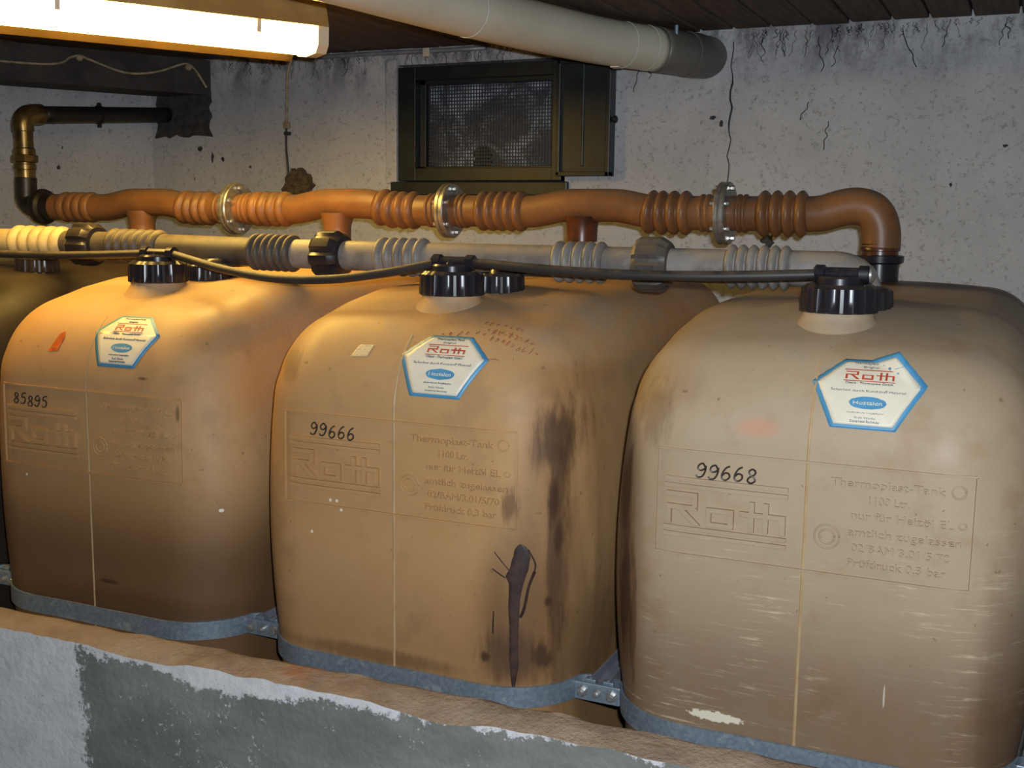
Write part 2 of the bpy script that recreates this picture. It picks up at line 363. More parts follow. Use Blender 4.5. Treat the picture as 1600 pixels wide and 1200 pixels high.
# mortar patch round the pipe hole and other wall blemishes (children of the wall)
def ragged_patch(name, cx, cz, rx, rz, m, th=.012, n=40, jag=.18, y=WY, square=True):
    b = bmesh.new(); poly = []
    for k in range(n):
        a = 2*math.pi*k/n; c, s = math.cos(a), math.sin(a)
        q = 1/max(abs(c), abs(s)) if square else 1.0
        q *= 1+random.uniform(-jag, jag)*(.5 if square else 1); poly.append((cx+c*q*rx, cz+s*q*rz))
    prism(b, poly, lambda x, z: Vector((x, y+.002, z)), lambda x, z: Vector((cx+(x-cx)*.96, y-th, cz+(z-cz)*.96)))
    return link(name, b, m, wall_back)
ragged_patch('mortar_patch', -1.975, 2.135, .135, .085, 'mortar')
ragged_patch('foam_lump', -1.43, 1.845, .065, .07, 'foam', .03, 30, .22, square=False)
ragged_patch('paint_chip', .33, 1.69, .022, .02, 'mortar', .002, 16, .4, square=False)
for cx, cz, rx, rz in ((-1.90, 2.0, .012, .009), (-1.84, 1.97, .006, .02), (-1.79, 1.96, .008, .008), (-1.66, 1.93, .006, .005), (.14, 2.07, .010, .006), (.17, 2.05, .006, .012), (.62, 1.83, .005, .006), (.615, 1.845, .004, .004), (.86, 1.86, .004, .007), (1.00, 1.97, .007, .005)):
    ragged_patch('paint_chip', cx, cz, rx, rz, 'mortar', .002, 10, .35, square=False)
b = bmesh.new(); pts = [Vector((.197+.004*math.sin(k*1.7)+random.uniform(-.002, .002), WY-.001, 2.30-k*.025)) for k in range(25)]
sweep(b, pts, [.0028 if 4 < k < 11 else .0016 for k in range(25)], 6); link('wall_crack', b, 'crack', wall_back)
# low bund wall in front of the tanks: rough ledge on a flaking painted face
WZ, WY0, WY1 = .868, -.175, -.082
b = bmesh.new(); nx = 260
def rowf(f): return [b.verts.new(f(-3.2+6.0*k/nx)+Vector((0, .042*max(0, min(1, (-3.2+6.0*k/nx+1)/1.4)), 0))) for k in range(nx+1)]
def nn(x, s, o): return noise.noise(Vector((x*s, o, 0)))
def chip(x): return max(0, nn(x, 3.1, 5.)-.1)*.05
r_front_low = rowf(lambda x: Vector((x, WY0, 0)))
r_front_mid = rowf(lambda x: Vector((x, WY0, WZ-.05-chip(x))))
r_front_top = rowf(lambda x: Vector((x, WY0+.004+.006*nn(x, 14, 2), WZ-.010-chip(x)*.7+.006*nn(x, 17, 7))))
r_t1 = rowf(lambda x: Vector((x, WY0+.030+.010*nn(x, 9, 1), WZ-.004+.006*nn(x, 11, 3)-chip(x)*.4)))
r_t2 = rowf(lambda x: Vector((x, WY0+.07, WZ+.004*nn(x, 8, 9))))
r_t3 = rowf(lambda x: Vector((x, WY1-.012+.006*nn(x, 10, 4), WZ-.002+.006*nn(x, 12, 8))))
r_t4 = rowf(lambda x: Vector((x, WY1, WZ-.02)))
r_b = rowf(lambda x: Vector((x, WY1, 0)))
def skin(a, c):
    for k in range(nx): b.faces.new((a[k], a[k+1], c[k+1], c[k]))
for a, c in zip((r_front_low, r_front_mid, r_front_top, r_t1, r_t2, r_t3, r_t4), (r_front_mid, r_front_top, r_t1, r_t2, r_t3, r_t4, r_b)): skin(a, c)
me_o = link('wall_front', b, 'flaking', None, autos=50); me_o.data.materials.append(M['ledge'])
for p in me_o.data.polygons:
    c = p.center
    if c.z > WZ-.022 and c.y > WY0+.012: p.material_index = 1
struct(me_o)['label'] = 'low bund wall with flaking white paint in front of the tanks'

# ------------------------------------------------------------------ vent window
wn = struct(empty('window_1', (0, WY, 0)), 'dark vent window with wire mesh and an open shutter leaf')
def part(name, boxes, m, parent, bev=.002, autos=None):
    for q in boxes:
        b = bmesh.new(); box(b, *q, bev); o = link(name, b, m, parent)
    return o
fx0, fx1, fz0, fz1 = -1.0, -.37, 1.875, 2.27
part('window_frame', [(fx0, fx0+.07, -.012, .05, fz0, fz1), (fx1-.035, fx1, -.012, .05, fz0, fz1), (fx0, fx1, -.010, .05, fz1-.045, fz1), (fx0, fx1, -.010, .05, fz0, fz0+.045)], 'frame', wn)
part('window_stop', [(fx0+.07, fx0+.095, .02, .06, fz0+.04, fz1-.04), (fx1-.05, fx1-.03, .02, .06, fz0+.04, fz1-.04), (fx0+.07, fx1-.03, .02, .06, fz1-.06, fz1-.04), (fx0+.07, fx1-.03, .02, .06, fz0+.04, fz0+.052)], 'frame', wn)
b = bmesh.new(); gx0, gx1, gz0, gz1 = fx0+.09, fx1-.04, fz0+.048, fz1-.055
nxw, nzw = 46, 24
for k in range(nxw+1):
    X = gx0+(gx1-gx0)*k/nxw; box(b, X-.0018, X+.0018, .040, .043, gz0, gz1)
for k in range(nzw+1):
    Z = gz0+(gz1-gz0)*k/nzw; box(b, gx0, gx1, .0405, .0425, Z-.0020, Z+.0020)
g = link('wire_mesh', b, 'wire', wn); g['kind'] = 'stuff'
part('window_pane', [(fx0+.05, fx1-.02, .075, .08, fz0+.03, fz1-.03)], 'pane', wn, 0)
b = bmesh.new(); poly = [(-.70+.035*math.cos(a/9*math.pi)*(1 if a < 9 else 1)*(1-.25*(a % 3 == 0)), 1.955+.045*math.sin(a/9*math.pi)) for a in range(18)]
prism(b, poly, lambda x, z: Vector((x, .055, z)), lambda x, z: Vector((x, .074, z))); link('dirt_clump', b, 'web', wn)
# the leaf folded out to the right, standing proud of the wall
lf = part('window_shutter', [(fx1, fx1+.185, -.045, -.033, 1.89, 2.262)], 'frame', wn)
part('shutter_rim', [(fx1, fx1+.012, -.060, -.02, 1.89, 2.262), (fx1+.172, fx1+.187, -.060, -.004, 1.888, 2.264), (fx1, fx1+.187, -.060, -.02, 2.25, 2.264), (fx1, fx1+.187, -.060, -.02, 1.888, 1.902), (fx1+.085, fx1+.092, -.05, -.044, 1.92, 2.25)], 'frame', lf)
b = bmesh.new(); lathe(b, (fx1+.187, -.035, 2.07), (1, 0, 0), [(0, .007), (.006, .007), (.007, .012), (.014, .012), (.018, .006)], 12); link('shutter_latch', b, 'frame', lf, autos=30)
part('window_reveal', [(-1.055, -1.008, -.012, .02, 1.865, 2.30)], 'plaster', wn, .006)
part('window_sill', [(-1.03, -.345, -.018, .04, 1.825, 1.872)], 'frame', wn, .004)

# ================================================================== TANKS
PITCHX, A, LEN, TOP, ZB, PR, SR, SH = .78, .36, 1.34, 1.606, .02, .15, .13, .125
def sstep(t): t = max(0, min(1, t)); return t*t*(3-2*t)
def wscale(z):
    """barrel-like bulge of the side walls"""
    d = (z-1.13)/.30
    return (.367-.027*min(1.0, d*d))/.36
def sdist(x, y):
    """distance inside the rounded-rectangle plan"""
    qx, qy = abs(x)-(A-PR), abs(y-LEN/2)-(LEN/2-PR)
    return PR-(math.hypot(max(qx, 0), max(qy, 0))+min(max(qx, qy), 0))
def crown(x, y):
    u = max(0., min(1., y/.50)); v = max(0., min(1., (LEN-y)/.25))
    return TOP-.105*(1-u)**2-.03*(1-v)**2+.018*(1-(x/A)**2)-.018-.006*math.exp(-((y-.50)/.05)**2)
def H(x, y):
    d = max(0, sdist(x, y)); q = 1-min(1, d/SR)
    return crown(x, y)-SH*(1-math.sqrt(max(0, 1-q**2.2)))
def outline_y(x):
    x = min(abs(x), A*.9999)
    if x <= A-PR: return 0.0
    return PR-math.sqrt(max(0, PR*PR-(x-A+PR)**2))
def front_y(x, z):
    x = min(abs(x)/wscale(z), A*.9995); y0 = outline_y(x)
    if z < 1.36 or z <= H(x, y0): return y0
    lo, hi = y0, .62
    for _ in range(20):
        m = (lo+hi)/2
        if H(x, m) < z: lo = m
        else: hi = m
    return hi
def front_pt(x, z, off=0.0):
    p = Vector((x, front_y(x, z), z)); e = 1e-3
    tx = Vector((2*e, front_y(x+e, z)-front_y(x-e, z), 0)); tz = Vector((0, front_y(x, z+e)-front_y(x, z-e), 2*e))
    n = tx.cross(tz).normalized()
    if n.y > 0: n = -n
    return p+n*off
PS = [(0.0, 1.0)]
_z = 1.0; _s = 0.0
while _z < TOP-.012:
    z2 = _z+.001; _s += math.hypot(.001, front_y(0, z2)-front_y(0, _z)); _z = z2; PS.append((_s, _z))
def z_of_s(s):
    import bisect
    i = bisect.bisect(PS, (s, 9)); return PS[min(i, len(PS)-1)][1]
def s_of_z(z): return min(PS, key=lambda q: abs(q[1]-z))[0]
def top_z(x, y): return H(x, y)
def rring(ax, y0, y1, r, nc=10, ns=10):
    out = []
    cs = ((ax-r, y0+r, -90), (ax-r, y1-r, 0), (-ax+r, y1-r, 90), (-ax+r, y0+r, 180))
    for q, (cx, cy, a0) in enumerate(cs):
        for k in range(nc+1):
            a = math.radians(a0+90*k/nc); out.append((cx+r*math.cos(a), cy+r*math.sin(a)))
        nx_, ny_, an = cs[(q+1) % 4]; p = out[-1]; e = (nx_+r*math.cos(math.radians(an)), ny_+r*math.sin(math.radians(an)))
        for k in range(1, ns): out.append((p[0]+(e[0]-p[0])*k/ns, p[1]+(e[1]-p[1])*k/ns))
    return out
def tank_body_mesh():
    b = bmesh.new(); rings = []; base = rring(A, 0, LEN, PR)
    def add(pts): rings.append([b.verts.new((x*wscale(z), y, z)) for x, y, z in pts])
    for k in range(7):
        q = k/6*math.pi/2; d = .08*(1-math.sin(q)); add([(x, y, ZB+.08*(1-math.cos(q))) for x, y in rring(A-d, d, LEN-d, PR-d)])
    for k in range(1, 25): add([(x, y, .1+1.2*k/24) for x, y in base])
    for k in range(1, 6): add([(x, y, 1.30+(H(x, y)-1.30)*k/5) for x, y in base])
    for k in range(1, 25):
        d = SR*(1-math.cos(k/24*math.pi/2)); add([(x, y, H(x, y)) for x, y in rring(A-d, d, LEN-d, max(PR-d, .001))])
    for k in range(1, 15):
        d = SR+(A-.004-SR)*k/14; add([(x, y, H(x, y)) for x, y in rring(A-d, d, LEN-d, max(PR-d, .001))])
    n = len(rings[0])
    for i in range(len(rings)-1):
        for k in range(n): b.faces.new((rings[i][k], rings[i][(k+1) % n], rings[i+1][(k+1) % n], rings[i+1][k]))
    b.faces.new(rings[0][::-1]); b.faces.new(rings[-1])
    me = bpy.data.meshes.new('tank_body'); bmesh.ops.recalc_face_normals(b, faces=b.faces); b.to_mesh(me); b.free()
    for p in me.polygons: p.use_smooth = True
    return me
TANK_MESH = tank_body_mesh()

ST = .16
def bx_poly(x0, z0, x1, z1): return [(x0, z0), (x1, z0), (x1, z1), (x0, z1)]
ROTH = [bx_poly(0, .85, .92, 1), bx_poly(.77, .45, .92, .85), bx_poly(0, .45, .77, .60), bx_poly(0, 0, .15, .45), [(.35, .45), (.55, .45), (1.02, 0), (.80, 0)],
        bx_poly(1.18, .45, 1.98, .60), bx_poly(1.18, 0, 1.98, .15), bx_poly(1.18, .15, 1.33, .45), bx_poly(1.83, .15, 1.98, .45),
        bx_poly(2.42, 0, 2.57, .92), bx_poly(2.82, 0, 2.97, .92), bx_poly(2.15, .45, 2.42, .60), bx_poly(2.57, .45, 2.82, .60), bx_poly(2.97, .45, 3.45, .60), bx_poly(3.30, 0, 3.45, .45)]
def conform(polys, m, parent, name, x0, z0, sx, sz, off=.003, arc=False, o0=-.001, skew=0.0):
    b = bmesh.new()
    def mp(x, z, o):
        X, Z = x0+x*sx, z0+z*sz
        return front_pt(X, z_of_s(Z) if arc else Z, o)
    for p in polys: prism(b, p, lambda x, z: mp(x, z, o0), lambda x, z: mp(x, z, off))
    return link(name, b, m, parent)
def conform_text(lines, m, parent, name, off, arc=False, extr=.0012):
    """lines: (text, xcenter, z, size, width)"""
    b = bmesh.new()
    for tx, xc, z, size, w in lines:
        f = font_mesh(tx, size, w, .5, 'CENTER')
        for v in f.verts:
            Z = z+v.co.y; v.co = front_pt(xc+v.co.x, z_of_s(Z) if arc else Z, off if v.co.z > 0 else off-extr)
        join(b, f)
    return link(name, b, m, parent)
def rows_patch(poly, m, parent, name, off, cx, s0, n=26, curl=None):
    """convex polygon (arc-length space) laid on the front as a thin skin"""
    b = bmesh.new(); zs = sorted(set([p[1] for p in poly]+[min(p[1] for p in poly)+(max(p[1] for p in poly)-min(p[1] for p in poly))*k/n for k in range(n+1)]))
    def span(z):
        xs = []
        for i in range(len(poly)):
            (xa, za), (xb, zb) = poly[i], poly[(i+1) % len(poly)]
            if min(za, zb)-1e-9 <= z <= max(za, zb)+1e-9:
                if abs(za-zb) < 1e-9: xs += [xa, xb]
                else: xs.append(xa+(xb-xa)*(z-za)/(zb-za))
        return min(xs), max(xs)
    N = 14; g = []
    for z in zs:
        a, c = span(z); row = []
        for k in range(N+1):
            x = a+(c-a)*k/N; e = off+(curl(x, z) if curl else 0)
            row.append((b.verts.new(front_pt(cx+x, z_of_s(s0+z), e)), b.verts.new(front_pt(cx+x, z_of_s(s0+z), e-.0006))))
        g.append(row)
    for i in range(len(g)-1):
        for k in range(N):
            q = ((i, k), (i, k+1), (i+1, k+1), (i+1, k))
            b.faces.new([g[r][c][0] for r, c in q]); b.faces.new([g[r][c][1] for r, c in q][::-1])
    for k in range(N):
        b.faces.new((g[0][k][0], g[0][k][1], g[0][k+1][1], g[0][k+1][0])); b.faces.new((g[-1][k][0], g[-1][k+1][0], g[-1][k+1][1], g[-1][k][1]))
    for i in range(len(g)-1):
        b.faces.new((g[i][0][0], g[i+1][0][0], g[i+1][0][1], g[i][0][1])); b.faces.new((g[i][N][0], g[i][N][1], g[i+1][N][1], g[i+1][N][0]))
    return link(name, b, m, parent, smooth=True)
HEX = [(-.047, 0), (.043, 0), (.080, .085), (.036, .140), (-.038, .140), (-.080, .085)]
def scalep(p, k, c=(0, .068)): return [(c[0]+(x-c[0])*k, c[1]+(z-c[1])*k) for x, z in p]
def sticker(body_parent, cx, s0, curl=None, k=1.0):
    kz = k*.82; hx = [(x*k, z*kz) for x, z in HEX]
    st = rows_patch(hx, 'st_blue', body_parent, 'sticker', .0010, cx, s0, curl=curl)
    st['label'] = 'six-sided cream paper sticker with blue border and red lettering'
    inner = [(x*k, z*kz) for x, z in scalep(HEX, .90, (0, .074))]
    rows_patch(inner, 'st_white', st, 'sticker_paper', .0019, cx, s0, curl=curl)
    lw = .068*k
    conform(ROTH+[bx_poly(-.1, 1.18, 3.55, 1.26), bx_poly(-.1, -.28, 3.55, -.20)], 'st_red', st, 'sticker_logo', cx-lw/2, s0+.094*kz, lw/3.45, .0165*kz, .0026, True, .0015)['kind'] = 'stuff'
    el = [(.026*math.cos(a/24*2*math.pi), .0115*math.sin(a/24*2*math.pi)) for a in range(24)]
    conform([[(x*k, z*kz) for x, z in el]], 'st_blue', st, 'sticker_oval', cx+.002, s0+.048*kz, 1, 1, .0025, True, .0015)
    conform_text([('Hostalen', cx+.002, s0+.0445*kz, .0095*kz, .040*k)], 'st_white', st, 'sticker_oval_lettering', .0031, True)['kind'] = 'stuff'
    conform_text([('Thermoplast-Tank', cx, s0+.1275*kz, .006*kz, .05*k), ('Original', cx, s0+.1185*kz, .0055*kz, .022*k), ('Öltank - Thermoplast GmbH', cx, s0+.083*kz, .0065*kz, .066*k),
                  ('Sicherheit durch Kunststoff-Material', cx, s0+.068*kz, .0075*kz, .104*k), ('niederdruck Polyäthylen', cx, s0+.028*kz, .005*kz, .05*k), ('Roth Werke', cx, s0+.019*kz, .006*kz, .028*k), ('Dautphetal Buchenau', cx, s0+.0125*kz, .0055*kz, .04*k)],
                 'st_ink', st, 'sticker_print', .0026, True)['kind'] = 'stuff'
    return st
# handwritten digits as strokes in a unit box
DIG = {'9': [(.85, .75), (.55, 1), (.2, .85), (.15, .6), (.45, .5), (.8, .65), (.88, .85), (.85, .4), (.6, .05), (.2, .0), (.05, .15)],
       '6': [(.75, 1), (.4, .85), (.12, .45), (.15, .1), (.5, 0), (.82, .2), (.75, .45), (.4, .5), (.15, .3)],
       '8': [(.8, .85), (.5, 1), (.2, .85), (.3, .62), (.7, .42), (.85, .18), (.5, 0), (.15, .15), (.25, .4), (.7, .62), (.8, .85)],
       '5': [(.9, 1), (.35, .95), (.25, .6), (.6, .62), (.85, .4), (.7, .08), (.3, 0), (.1, .12)]}
def strokes(polys, m, parent, name, w=.0016, arc=False, off=.0006, n=5):
    b = bmesh.new()
    for pl in polys:
        p = spline([(x, 0, z) for x, z in pl], n); q = [front_pt(v.x, z_of_s(v.z) if arc else v.z, off) for v in p]
        sweep(b, q, w, 5)
    return link(name, b, m, parent)
def number(txt, parent, x0, z0, w, h, slant=.15):
    for i, ch in enumerate(txt):
        dz = random.uniform(-.003, .002)-.0012*i
        o = strokes([[(x0+(i+.82*(x+slant*(z-.5)))*w, z0+dz+z*h) for x, z in DIG[ch]]], 'ink', parent, 'handwritten_digit', .0017); o['label'] = 'black handwritten digit ' + ch
def cap_mesh(r, h, ribs, m, parent, name, c):
    b = bmesh.new(); seg = ribs*4
    gear = lambda i, k: (1.0 if (k % 4) in (0, 1) else .955) if i in (1, 2, 3) else 1
    lathe(b, c, (0, 0, 1), [(0, r*.97), (.002, r*1.03), (h*.45, r*1.02), (h*.86, r*1.0), (h, r*.86), (h*.93, r*.76), (h*.93, r*.3), (h*.94, .002)], seg, gear)
    return link(name, b, m, parent, autos=28)
def make_tank(n, mat, capx2=.048, capy2=.363):
    t = empty('oil_tank', (n*PITCHX, 0, 0))
    body = bpy.data.objects.new('tank_body', TANK_MESH.copy()); body.data.materials.append(M[mat]); COL.objects.link(body); body.parent = t
    # vertical mould seam
    b = bmesh.new(); za = [.12+(1.52-.12)*k/70 for k in range(71)]
    rows = [(b.verts.new(front_pt(-.0035, z, -.001)), b.verts.new(front_pt(-.0012, z, .0014)), b.verts.new(front_pt(.0012, z, .0014)), b.verts.new(front_pt(.0035, z, -.001))) for z in za]
    for i in range(70):
        for k in range(3): b.faces.new((rows[i][k], rows[i][k+1], rows[i+1][k+1], rows[i+1][k]))
    link('mould_seam', b, 'seam', body, smooth=True)
    # front neck and cap
    zt = top_z(0, .24)
    b = bmesh.new(); lathe(b, (0, .24, zt-.045), (0, 0, 1), [(0, .105), (.022, .086), (.040, .070), (.052, .062), (.075, .060)], 32); link('filler_neck', b, mat_of(mat), body, smooth=True)
    c = cap_mesh(.066, .050, 18, 'black', t, 'screw_cap', (0, .24, zt+.012))
    b = bmesh.new(); lathe(b, (0, .24, zt+.050), (0, 0, 1), [(0, .041), (.022, .041), (.026, .038), (.026, .014), (.034, .011)], 28); link('cap_insert', b, 'black', c, autos=30)
    z2 = top_z(capx2, capy2)
    b = bmesh.new(); lathe(b, (capx2, capy2, z2-.03), (0, 0, 1), [(0, .07), (.015, .056), (.034, .053)], 28); link('rear_neck', b, mat_of(mat), body, smooth=True)
    c2 = cap_mesh(.056, .042, 18, 'black', t, 'screw_cap', (capx2, capy2, z2-.008))
    return t, body
def mat_of(m): return M[m]
def panel(body, mat, lines, num, numx=-.19):
    x0, x1, z0, z1 = -.254, .255, 1.18, 1.36; H = z1-z0; mt = mat_of(mat)
    def bar(xa, za, xb, zb): # subdivided bars follow the surface
        out = []; k = max(1, int(abs(xb-xa)/.05), int(abs(zb-za)/.012))
        for i in range(k):
            if abs(xb-xa) > abs(zb-za): out.append(bx_poly(xa+(xb-xa)*i/k, za, xa+(xb-xa)*(i+1)/k, zb))
            else: out.append(bx_poly(xa, za+(zb-za)*i/k, xb, za+(zb-za)*(i+1)/k))
        return out
    for rb in (bar(x0, z0-.003, x1, z0+.0005), bar(x0, z1-.0005, x1, z1+.003), bar(x0-.003, z0, x0+.0005, z1), bar(x1-.0005, z0, x1+.003, z1)):
        conform(rb, mt, body, 'panel_rim', 0, 0, 1, 1, .0042)
    for fz in (.27, .335, .745, .81): conform(bar(x0+.015, z1-fz*H-.004, x0+.225, z1-fz*H+.003), mt, body, 'embossed_bar', 0, 0, 1, 1, .005)
    for lt in (ROTH[:5], ROTH[5:9], ROTH[9:]): conform(lt, mt, body, 'embossed_letter', x0+.020, z1-.705*H, .203/3.45, .32*H*.97, .007)
    rows = []
    for (tx, w, xc), fz in zip(lines, (.175, .32, .465, .62, .765, .905)): rows.append((tx, xc, z1-fz*H, .0185, w))
    for rw in rows: conform_text([rw], mt, body, 'embossed_lettering', .0045, False, .006)['kind'] = 'stuff'
    for cx, cz, ra in ((.036, z1-.66*H, .020), (.232, z1-.135*H, .010), (.240, z1-.43*H, .005)):
        for rr in ((ra, ra*.6) if ra > .015 else (ra,)):
            b = bmesh.new(); sweep(b, [front_pt(cx+rr*math.cos(a/20*2*math.pi), cz+rr*math.sin(a/20*2*math.pi), .0006) for a in range(21)], .0015, 6); link('embossed_ring', b, mt, body, smooth=True)
    number(num, body, numx, z1-.225*H, .0215, .024)
LN0 = [('Thermoplast-Tank', .175, .125), ('1100 Ltr.', .062, .130), ('nur für Heizöl EL', .155, .150), ('amtlich zugelassen', .172, .155), ('02/BAM/3.01/5/70', .150, .150), ('Prüfdruck 0,3 bar', .150, .145)]

tanks = []
t0, b0 = make_tank(-2, 'tank0', .20, .42); tag(t0, 'oil-blackened tank at the far left, mostly out of frame', 'tank', 'plastic heating oil tanks in a row')
t1, b1 = make_tank(-1, 'tank1'); tag(t1, 'yellow-brown plastic oil tank handwritten 85895 with an orange tag', 'tank', 'plastic heating oil tanks in a row')
t2, b2 = make_tank(0, 'tank2'); tag(t2, 'yellow-brown plastic oil tank handwritten 99666 with a black oil run', 'tank', 'plastic heating oil tanks in a row')
t3, b3 = make_tank(1, 'tank3', .025, .345); tag(t3, 'pale scratched plastic oil tank handwritten 99668 at the right', 'tank', 'plastic heating oil tanks in a row')
panel(b1, 'tank1', LN0, '85895', -.218); panel(b2, 'tank2', LN0, '99666', -.19); panel(b3, 'tank3', LN0, '99668', -.185)
sticker(b1, .085, s_of_z(1.418), None, 1.12); sticker(b2, .088, s_of_z(1.412), None, 1.16)
def curl3(x, z):
    d = x*.55+(z-.082)*.9-.040; return max(0, d)*.9 if x > 0 else 0
sticker(b3, .083, s_of_z(1.420), curl3, 1.12)
# orange tag on the first tank, pale tape and red pencil notes on the second
tp = rows_patch([(-.016, 0), (.012, .004), (.020, .034), (.014, .052), (.002, .046)], 'tape', b1, 'orange_tag', .0012, -.105, s_of_z(1.44)); tp['label'] = 'small orange tag stuck near the left shoulder'
rows_patch([(-.022, 0), (.016, .004), (.022, .03), (-.010, .028)], 'tape_clear', b2, 'pale_tape', .0010, -.095, s_of_z(1.475))
pl = []; random.seed(11)
s1 = s_of_z(1.40)+.150
for ln, (xs, n_, sy, st) in enumerate(((.06, 9, s1, .017), (.15, 9, s1+.020, .012), (.13, 7, s1+.045, .014), (.165, 9, s1-.005, .012))):
    for k in range(n_):
        x = xs+k*st; dz = -.004*k if ln else .002*k
        pl.append([(x+random.uniform(-.001, .006), sy+dz+random.uniform(-.006, .008)) for _ in range(4)])
pl.append([(.175, s1-.055), (.19, s1-.053), (.20, s1-.055)])
rn = strokes(pl, 'red_ink', b2, 'red_pencil_note', .0008, True, .0004, 4); rn['label'] = 'faded red handwriting above the sticker'; rn['kind'] = 'stuff'

RL = [(1.152, .263), (1.145, .256), (1.133, .253), (1.104, .246), (1.088, .236), (1.075, .245), (1.027, .244), (.977, .247), (.927, .246), (.889, .249), (.857, .253)]
RRt = [(1.152, .268), (1.145, .278), (1.127, .285), (1.103, .281), (1.08, .273), (1.05, .267), (1.016, .265), (.966, .263), (.915, .264), (.887, .260), (.857, .254)]
def interp(tb, z):
    for (za, xa), (zb, xb) in zip(tb, tb[1:]):
        if za >= z >= zb: return xa+(xb-xa)*(za-z)/(za-zb)
    return tb[-1][1]
b = bmesh.new(); prev = None
for k in range(61):
    z = 1.152-(1.152-.857)*k/60; wob = .0008*nn(z, 90, 2); xa, xb = interp(RL, z)+wob, interp(RRt, z)+wob
    row = [b.verts.new(front_pt(xa+(xb-xa)*q/6, z, .0009 if 0 < q < 6 else -.0006)) for q in range(7)]
    if prev:
        for q in range(6): b.faces.new((prev[q], prev[q+1], row[q+1], row[q]))
    prev = row
link('oil_run', b, 'oil', b2, smooth=True)['label'] = 'black oil run down the right side of the front'
for pl_, w_ in (([(.279, 1.142), (.291, 1.115), (.289, 1.096)], .0022), ([(.290, 1.10), (.281, 1.072), (.273, 1.028), (.266, 1.01)], .0040), ([(.216, 1.133), (.231, 1.116), (.245, 1.101)], .0012), ([(.212, 1.10), (.226, 1.092), (.239, 1.085)], .0018), ([(.216, 1.017), (.215, .995), (.215, .973)], .0020)):
    strokes([pl_], 'oil', b2, 'oil_drip', w_, False, -w_*.6, 4)
# ------------------------------------------------------------------ galvanised bands and brackets
BZ = .851
def band(n, label):
    root = empty('steel_band', (n*PITCHX, 0, 0)); tag(root, label, 'band', 'galvanised bands round the tanks')
    half = []
    r = PR+.004; ax = A*wscale(BZ)+.004
    for k in range(0, 9): half.append(((ax-r)*k/8, -.004))
    for k in range(1, 11):
        a = math.radians(-90+78*k/10); half.append((ax-r+r*math.cos(a), -.004+r+r*math.sin(a)))
    half += [(.356, .128), (.366, .132)]
    path = [(-x, y) for x, y in half[::-1]]+half[1:]
    b = bmesh.new(); th = .004; h = .021; prev = None; N = len(path)
    for i, (x, y) in enumerate(path):
        x2, y2 = path[min(i+1, N-1)]; x1_, y1_ = path[max(i-1, 0)]; d = Vector((x2-x1_, y2-y1_, 0)).normalized(); nr = Vector((d.y, -d.x, 0))
        p = Vector((x, y, BZ)); wob = .0015*nn(x+n*3, 9, 3)
        q = [b.verts.new(p+nr*(o)+Vector((0, 0, s*h+wob))) for o, s in ((0, -1), (th, -.97), (th, .97), (0, 1))]
        if prev:
            for k in range(4): b.faces.new((prev[k], prev[(k+1) % 4], q[(k+1) % 4], q[k]))
        else: b.faces.new(q[::-1])
        prev = q
    b.faces.new(prev); link('band_strip', b, 'galv', root, autos=35)
    for s in (-1, 1):
        b = bmesh.new(); box(b, s*.372-.011, s*.372+.011, .108, .125, BZ-.020, BZ+.020, .002); link('band_lug', b, 'galv', root)
    return root
band(-2, 'galvanised steel band on the far-left blackened tank')
band(-1, 'galvanised band round the tank with the small orange tag'); band(0, 'galvanised band crossed by a black oil drip on the middle tank'); band(1, 'galvanised band round the pale scratched tank at the right')
def bracket(n, label):
    root = empty('tank_bracket', ((n+.5)*PITCHX, 0, BZ)); tag(root, label, 'bracket', 'steel brackets between the tanks')
    b = bmesh.new(); box(b, -.046, .046, .098, .104, -.020, .016, .002); link('link_plate', b, 'galv', root)
    for x, r in ((-.030, .011), (.0, .008), (.030, .011)):
        b = bmesh.new(); lathe(b, (x, .099, -.002), (0, -1, 0), [(0, r*1.15), (.002, r*1.15), (.0025, r*.8), (.010, r*.8), (.011, r*.5), (.015, r*.5)], 6 if r > .01 else 10); link('bolt', b, 'bolt', root, autos=30)
    b = bmesh.new(); box(b, -.018, .018, .112, 1.25, -.004, .000); box(b, -.020, -.016, .112, 1.25, -.004, .022); box(b, .016, .020, .112, 1.25, -.004, .022); link('spacer_rail', b, 'sheet', root)
    b = bmesh.new(); prism(b, [(-.017, .112), (-.075, .07), (-.04, .112+.0), (-.017, .30)] and [(-.021, .106), (-.021, .36), (-.030, .24), (-.038, .16), (-.050, .112), (-.048, .106)], lambda x, y: Vector((x, y, -.006)), lambda x, y: Vector((x, y, -.002))); link('gusset_plate', b, 'sheet', root)
    return root
bracket(-2, 'bolted steel bracket at the far left edge beside the blackened tank'); bracket(-1, 'bolted bracket between the tank with the orange tag and its right neighbour')
bracket(0, 'bolted bracket between the oil-stained tank and the scratched tank'); bracket(1, 'bolted steel bracket at the lower right corner of the picture')

